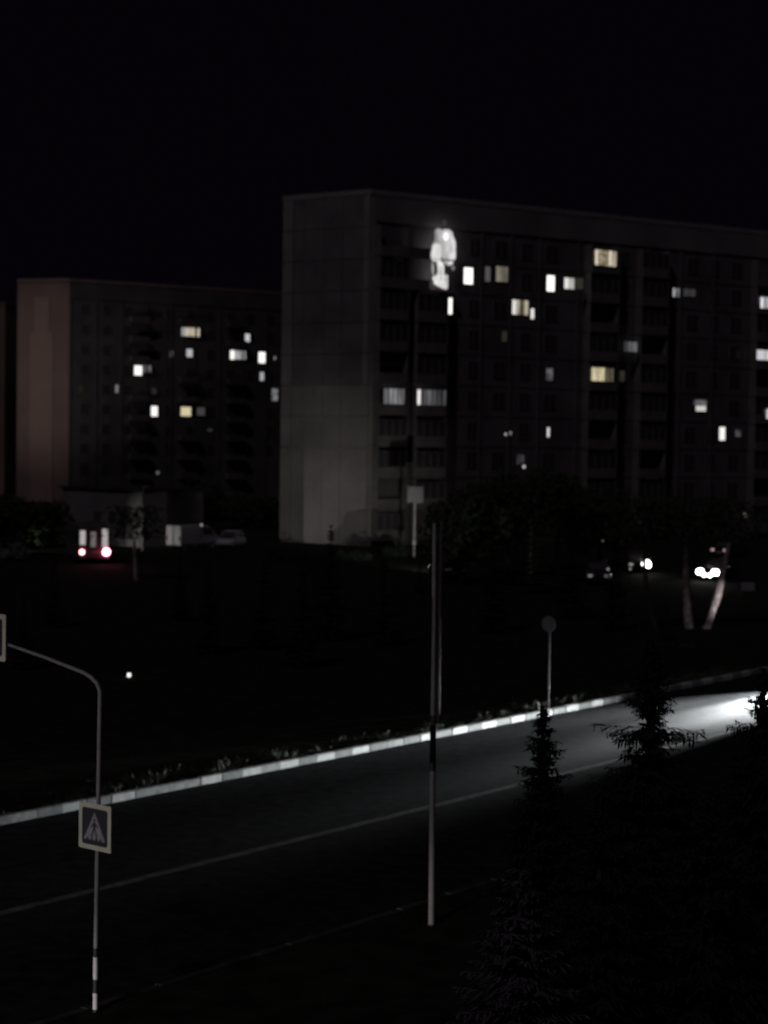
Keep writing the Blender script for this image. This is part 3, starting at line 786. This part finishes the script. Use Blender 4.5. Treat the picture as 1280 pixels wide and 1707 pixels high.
spot('headlight_beam', added_car_yard, (2.25, 0, .7), (23, 0, .3), 3600, 32, 1.0)

# parked and moving cars in the yards
def yard(px, py, Y, hz): 
    p = at(px, py, Y); return p
p = at(1179, 957, 124)
c5 = car('car', (p.x+1.15, p.y+1.9, .1), R(-113)-R(40)+R(30), 'car with a dazzling pair of headlights beside the leaning birch', 'car', M['carb'], (HW, HW))
bpy.context.view_layer.update()
for y_, w_ in ((-.22, .13), (.2, .16)):
    bm = BM(); bmesh.ops.create_uvsphere(bm, u_segments=14, v_segments=8, radius=1, matrix=Matrix.Diagonal((.07, w_, .13, 1)))
    obj('fog_light', bm, HW, c5, True, loc=(2.17, y_, .46))
added_car_birch = car('car', (24.3, 76.5, 0), math.atan2(15.5, -7.2), 'unseen added car beyond the right edge, facing the birches', 'car', M['carb'], (HS, HS))  # unseen car added to light the birch trunks
bpy.context.view_layer.update()
li = added_car_birch.matrix_world.inverted() @ Vector(at(1196, 1000, 92))
spot('headlight_beam', added_car_birch, (2.3, .3, .66), tuple(li), 7500, 9, 1.0)
li = added_car_birch.matrix_world.inverted() @ Vector(at(1150, 1050, 92))
spot('headlight_beam', added_car_birch, (2.3, -.3, .66), tuple(li), 250, 14, 1.0)
for k_ in kids(c5):
    if k_.name.startswith('headlight') and k_.type == 'MESH': k_.scale = (1, 1.7, 2.5)  # headlights enlarged, their bloom is put into the shape
p = at(1078, 941, 131)
c6 = car('car', (p.x-.5, p.y+2.1, .1), R(-93), 'car showing one bright round headlight and one faint one', 'car', M['carb'], (em((1, .95, .9), .3), HW))
hk = [k_ for k_ in kids(c6) if k_.type == 'MESH' and k_.name.startswith('headlight')][1]; hk.scale = (1, 1.9, 3.6)  # oversized lens, its size stands in for the lamp's bloom
p = at(1002, 960, 119)
c7 = car('car', (p.x, p.y+2.1, .1), R(-95), 'dark parked car with two dull pale lamps and no lights on', 'car', M['carb'], (em((.9, .9, 1), .2), em((.9, .9, 1), .2)))  # lamps are off, their pale reflection is put in as emission
p = at(1192, 917, 150)
c8 = car('car', (p.x+1.5, p.y+1, .1), R(50), 'far car with two faint pink tail lights above the dazzling headlights', 'car', M['carb'], tail=(em((1, .6, .6), .5), em((1, .6, .6), .5)))
p = at(382, 905, 152)
c9 = car('car', (p.x, p.y+2, .1), R(-100), 'pale hatchback standing in the left yard right of the white van', 'car', M['carw'])
# small lit spots on posts in the yard
def small_lamp(px, py, Y, label, st, r=.09, col=WHITE):
    p = at(px, py, Y); o = empty('bollard_lamp', (p.x, p.y, .1), 0, label, 'lamp', 'small lamps in the yards'); h = p.z-.1
    bm = BM(); tube(bm, [(0, 0, 0), (0, 0, h-r*1.1)], .04, 8); obj('post', bm, M['black'], o)
    bm = BM(); tube(bm, [(0, 0, h+r*1.1), (0, 0, h+r*1.1+.05)], [r*1.3, r*.4], 10); obj('lamp_cap', bm, M['black'], o)
    bm = BM(); tube(bm, [(0, 0, h-r*1.08), (0, 0, h-r*.3), (0, 0, h+r*.6), (0, 0, h+r*1.08)], [r*.8, r, r, r*.8], 12); obj('lamp_head', bm, em(col, st), o)
small_lamp(215.5, 1125, 70, 'bright small lamp glowing alone in the dark right of the signpost arm', 1.4, .075)
small_lamp(1013, 949, 117, 'tiny lamp just above the dark parked car', .45, .06)
small_lamp(1050, 948, 118, 'tiny lamp between the parked car and the round headlight', .35, .06)
small_lamp(336, 875, 150, 'faint lamp above the yard right of the white van', .35, .09)
small_lamp(25, 985, 120, 'faint speck of a lamp at the left edge below the pale shrub', .12, .07)

# bus with lit rear windows
p = at(153, 919, 132)
bus = empty('bus', (p.x-.9, p.y+3.6, .1), R(108), 'small bus seen from behind with lit rear windows and red tail lights', 'bus')
bm = BM()
loft(bm, [rsec(*a, .06) for a in ((-3.5, 1.08, .42, 2.75), (-3.4, 1.15, .36, 2.85), (0, 1.15, .35, 2.9), (3.2, 1.15, .35, 2.85), (3.55, 1.05, .42, 2.6))])
obj('body', bm, mat('bus_paint', (.13, .115, .115), .4, var=.05), bus)
wheels(bus, (-2.2, 2.3), 1.15, .4)
for y, wd, z0_, z1, st, pt in ((.88, .40, 1.45, 2.5, .42, 'curtain'), (.1, .38, 1.3, 2.4, .13, 'curtain'), (-.76, .42, 1.25, 2.62, .38, 'curtain')):
    bm = BM(); box(bm, -.015, -wd/2, -(z1-z0_)/2, .015, wd/2, (z1-z0_)/2, bev=.01); obj('rear_window', bm, em((1, .92, .92), st), bus, loc=(-3.53, y, (z0_+z1)/2))
for k in range(4):
    for s_ in (-1, 1):
        bm = BM(); box(bm, -.62, -.012, -.4, .62, .012, .4); obj('side_window', bm, M['glass'], bus, loc=(-2.4+k*1.5, s_*1.158, 1.9))
for s_, rr, st in ((.93, .19, 7.0), (-.86, .28, 14)):
    bm = BM(); bmesh.ops.create_uvsphere(bm, u_segments=14, v_segments=10, radius=rr, matrix=Matrix.Diagonal((.3, 1, 1, 1)))
    obj('tail_light', bm, em((1, .35 if s_ > 0 else .25, .42), st), bus, loc=(-3.56, s_, .92))
bl = bpy.data.lights.new('brake_glow', 'POINT'); bl.energy = 10; bl.color = (1, .05, .16); bl.shadow_soft_size = .15
bo = bpy.data.objects.new('brake_glow', bl); C.objects.link(bo); bo.parent = bus; bo.location = (-3.95, -.86, .92)
bm = BM(); box(bm, -3.66, -1.1, .36, -3.5, 1.1, .5, bev=.03); obj('bumper', bm, M['black'], bus)
bm = BM(); box(bm, -.01, -.26, -.055, .01, .26, .055); obj('number_plate', bm, M['plate'], bus, loc=(-3.6, 0, .9))

# white van beyond the utility building
p = at(287, 897, 150)
van = empty('delivery_van', (p.x+1.5, p.y+1.9, .1), R(50), 'white panel van half turned away beside the utility building', 'van')
bm = BM(); loft(bm, [rsec(*a, .04) for a in ((-2.2, .85, .5, 1.95), (-2.15, .9, .42, 2.05), (1.0, .9, .42, 2.05), (1.7, .86, .42, 1.55), (2.3, .8, .42, 1.0), (2.45, .7, .5, .85))])
obj('body', bm, M['carw'], van)
wheels(van, (-1.4, 1.5), .9, .33)
for s_ in (-1, 1):
    bm = BM(); box(bm, -.05, -.08, -.16, .05, .08, .16, bev=.02); obj('tail_light', bm, M['tlens'], van, loc=(-2.2, s_*.78, 1.0))
    bm = BM(); box(bm, -.05, -.14, -.1, .05, .14, .1, bev=.02); obj('headlight', bm, M['lens'], van, loc=(2.4, s_*.5, .75))
    bm = BM(); prism(bm, [(.4, 1.3), (1.5, 1.3), (1.3, 1.75), (.4, 1.85)], s_*.9-.01, s_*.9+.01); obj('side_window', bm, M['glass'], van)
bm = BM(); box(bm, -.01, -.24, -.05, .01, .24, .05); obj('number_plate', bm, M['plate'], van, loc=(-2.215, 0, .7))

# ------------------------------------------------------------------ street furniture
def band_tube(bm, x, y, bands, r):
    for z0_, z1, mi in bands: tube(bm, [(x, y, z0_), (x, y, z1)], r, 14, mi)
# crossing sign frame: local x across the face, local -y is the face
def sign_face(parent, size, z, off, xo=0):
    h = size/2; fr = size*.105
    bm = BM()
    prism(bm, [(-h+.02, -h), (h-.02, -h), (h, -h+.02), (h, h-.02), (h-.02, h), (-h+.02, h), (-h, h-.02), (-h, -h+.02)], -.02, 0)
    s_ = obj('sign_board', bm, M['sign_f'], parent, loc=(xo, off, z))
    i = h-fr
    bm = BM(); prism(bm, [(-i+.03, -i), (i-.03, -i), (i, -i+.03), (i, i-.03), (i-.03, i), (-i+.03, i), (-i, i-.03), (-i, -i+.03)], -.024, -.0205)
    obj('sign_panel', bm, M['sign_b'], s_)
    t = i*.86
    bm = BM(); prism(bm, [(-t*.98, -t*.84), (t*.98, -t*.84), (0, t*.92)], -.028, -.0245); obj('triangle', bm, M['sign_w'], s_)
    # walking figure
    k = i*.86; bm = BM(); y0, y1 = -.032, -.0285
    hd = [(.02*k + .10*k*math.cos(a*.5236), .42*k + .10*k*math.sin(a*.5236)) for a in range(12)]; prism(bm, hd, y0, y1)
    prism(bm, [(-.09*k, .29*k), (.11*k, .29*k), (.10*k, -.14*k), (-.11*k, -.14*k)], y0, y1)
    prism(bm, [(-.11*k, -.145*k), (.02*k, -.145*k), (-.20*k, -.66*k), (-.32*k, -.66*k)], y0, y1)
    prism(bm, [(.025*k, -.145*k), (.10*k, -.145*k), (.30*k, -.66*k), (.18*k, -.66*k)], y0, y1)
    prism(bm, [(-.095*k, .28*k), (-.095*k, .14*k), (-.27*k, -.10*k), (-.33*k, -.05*k)], y0, y1)
    prism(bm, [(.115*k, .28*k), (.34*k, .0*k), (.28*k, -.05*k), (.115*k, .12*k)], y0, y1)
    for q in range(4): prism(bm, [((-.7+q*.4)*k, -.82*k), ((-.5+q*.4)*k, -.82*k), ((-.54+q*.4)*k, -.70*k), ((-.70+q*.4)*k, -.70*k)], y0, y1)
    obj('pedestrian_symbol', bm, M['sign_b'], s_)
    bm = BM(); box(bm, -.2, .001, -.06, .2, .03, -.02); box(bm, -.2, .001, .2, .2, .03, .24); obj('bracket', bm, M['steel'], s_)
    return s_
YS = 29.1
ps = at(159.5, 1695, YS)
post = empty('sign_post', (ps.x, ps.y, .1), math.atan2(N.y, N.x)+math.pi, 'pedestrian crossing signpost with curved arm and black and white banded foot', 'sign post')
# local +x = towards the near side (-N); local -x = across the road
rr = .038
zt = (at(165, 1150, YS)).z - .1
zb = [(at(160, y, YS)).z - .1 for y in (1580, 1595, 1632, 1655, 1682)]
print('post heights', zt, zb)
bm = BM()
arm = [(0, 0, zb[0]), (.05, 0, zt-.15), (.05, 0, zt-.02), (-.02, 0, zt+.10), (-.16, 0, zt+.19), (-.34, 0, zt+.25), (-1.3, 0, zt+.42), (-2.95, 0, zt+.66)]
tube(bm, arm, [rr, rr*.95, rr*.95, rr*.9, rr*.85, rr*.8, rr*.72, rr*.66], 14)
obj('pole', bm, M['steelm'], post)
bm = BM(); band_tube(bm, 0, 0, [(-.1, zb[4]-.001, 1), (zb[4], zb[3]-.001, 0), (zb[3], zb[2]-.001, 1), (zb[2], zb[1]-.001, 0), (zb[1], zb[0]-.001, 1)], rr*1.12)
obj('banded_foot', bm, [M['white'], M['black']], post)
sz = at(162, 1377, YS).z - .1
hold = sign_face(post, .76, sz, -.055, xo=.03)
ah = at(0, 1062, 30.6).z - .1
sign_face(post, .80, ah+.0, -.055, xo=-2.62)
# near lamp pole
pb = gp(719, 1542, .1); YP = pb.y
lp = empty('lamp_pole', (pb.x, pb.y, .1), ang-math.pi/2, 'tallest metal pole in front of the road at the centre of the picture', 'lamp pole')
pt = at(724.5, 872, YP); leanx = pt.x-pb.x; leany = 0
hl_ = pt.z-.1
def wl(v, a): return (v.x*math.cos(-a)-v.y*math.sin(-a), v.x*math.sin(-a)+v.y*math.cos(-a))
pz = lambda y: at(720, y, YP).z-.1
lx, ly = wl(Vector((leanx, 0, 0)), ang-math.pi/2)
bm = BM(); tube(bm, [(0, 0, 0), (lx, ly, hl_)], [.062, .042], 16); obj('pole', bm, M['steeld'], lp)
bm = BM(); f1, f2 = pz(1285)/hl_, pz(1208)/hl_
tube(bm, [(lx*f1, ly*f1, pz(1285)), (lx*f2, ly*f2, pz(1208))], [.062, .059], 16); obj('dark_stretch', bm, M['black'], lp)  # darker stretch of the pole, drawn as a black sleeve
bm = BM(); tube(bm, [(0, 0, -.1), (0, 0, .03)], .085, 16); obj('black_foot', bm, M['black'], lp)
# verge lamp pole behind the kerb
pb = gp(730, 1202, .13)
vp = empty('lamp_pole', (pb.x, pb.y, .13), ang-math.pi/2, 'thinner pale pole standing on the verge just behind the white kerb', 'lamp pole')
hv = at(731, 868, pb.y).z-.13; vp.rotation_euler.x = 0
bm = BM(); tube(bm, [(0, 0, -.1), (0, 0, hv)], [.055, .035], 12); obj('pole', bm, M['steelm'], vp)
# round sign on the verge
pb = gp(913, 1184, .13)
rs = empty('round_sign', (pb.x, pb.y, .13), ang-math.pi/2, 'round traffic sign on a thin pole beyond the kerb, seen from behind', 'traffic sign')
hr = at(912, 1040, pb.y).z-.13
bm = BM(); tube(bm, [(0, 0, .75), (0, 0, hr+.15)], .035, 10); obj('pole', bm, M['steelm'], rs)
bm = BM(); tube(bm, [(0, 0, -.1), (0, 0, .748)], .037, 10); obj('black_foot', bm, M['black'], rs)
bm = BM(); tube(bm, [(0, -.05, hr), (0, -.065, hr)], .28, 28); obj('sign_disc', bm, M['sign_r'], rs)
bm = BM(); box(bm, -.12, -.049, hr-.03, .12, -.02, hr+.03); obj('bracket', bm, M['black'], rs)
# yard: square board on a pole in front of the end wall
pb = at(690, 925, 146)
sb = empty('notice_board', (pb.x, pb.y, .1), R(10), 'grey square board on a bright thin pole before the apartment corner', 'sign')
z1 = at(690, 838, 146).z; z2 = at(690, 811, 146).z; z0_ = at(690, 908, 146).z
bm = BM(); tube(bm, [(0, 0, -.05), (0, 0, z1+.5)], .07, 10); tube(bm, [(0, 0, z0_-.1), (0, 0, z0_+.2)], .16, 10); obj('pole', bm, M['carw'], sb)
bm = BM(); box(bm, -.66, -.16, z1-.1, .66, -.08, z2-.1, bev=.02); obj('board', bm, M['sign_r'], sb)
# thin pole beside the utility building
pb = at(238, 912, 149)
up = empty('lamp_pole', (pb.x, pb.y, .1), 0, 'short thin pole standing against the utility building', 'lamp pole')
hu = at(238, 815, 149).z-.1
bm = BM(); tube(bm, [(0, 0, -.05), (0, 0, hu), (.1, 0, hu+.15), (.5, -.1, hu+.25)], [.07, .05, .045, .035], 10); obj('pole', bm, M['steel'], up)
bm = BM(); box(bm, .45, -.2, hu+.2, 1.0, 0, hu+.3, bev=.03); obj('lamp_head', bm, M['black'], up)
# small board right
pb = at(1246, 978, 116)
sg = empty('notice_board', (pb.x, pb.y, .1), R(-8), 'low dark rectangular board at the right edge beyond the birches', 'sign')
bm = BM(); box(bm, -.42, -.03, pb.z-.1-.28, .42, .03, pb.z-.1+.28, bev=.015); obj('board', bm, M['sign_r'], sg)
for x_ in (-.3, .3):
    bm = BM(); tube(bm, [(x_, .06, -.05), (x_, .06, pb.z)], .025, 8); obj('post', bm, M['steel'], sg)
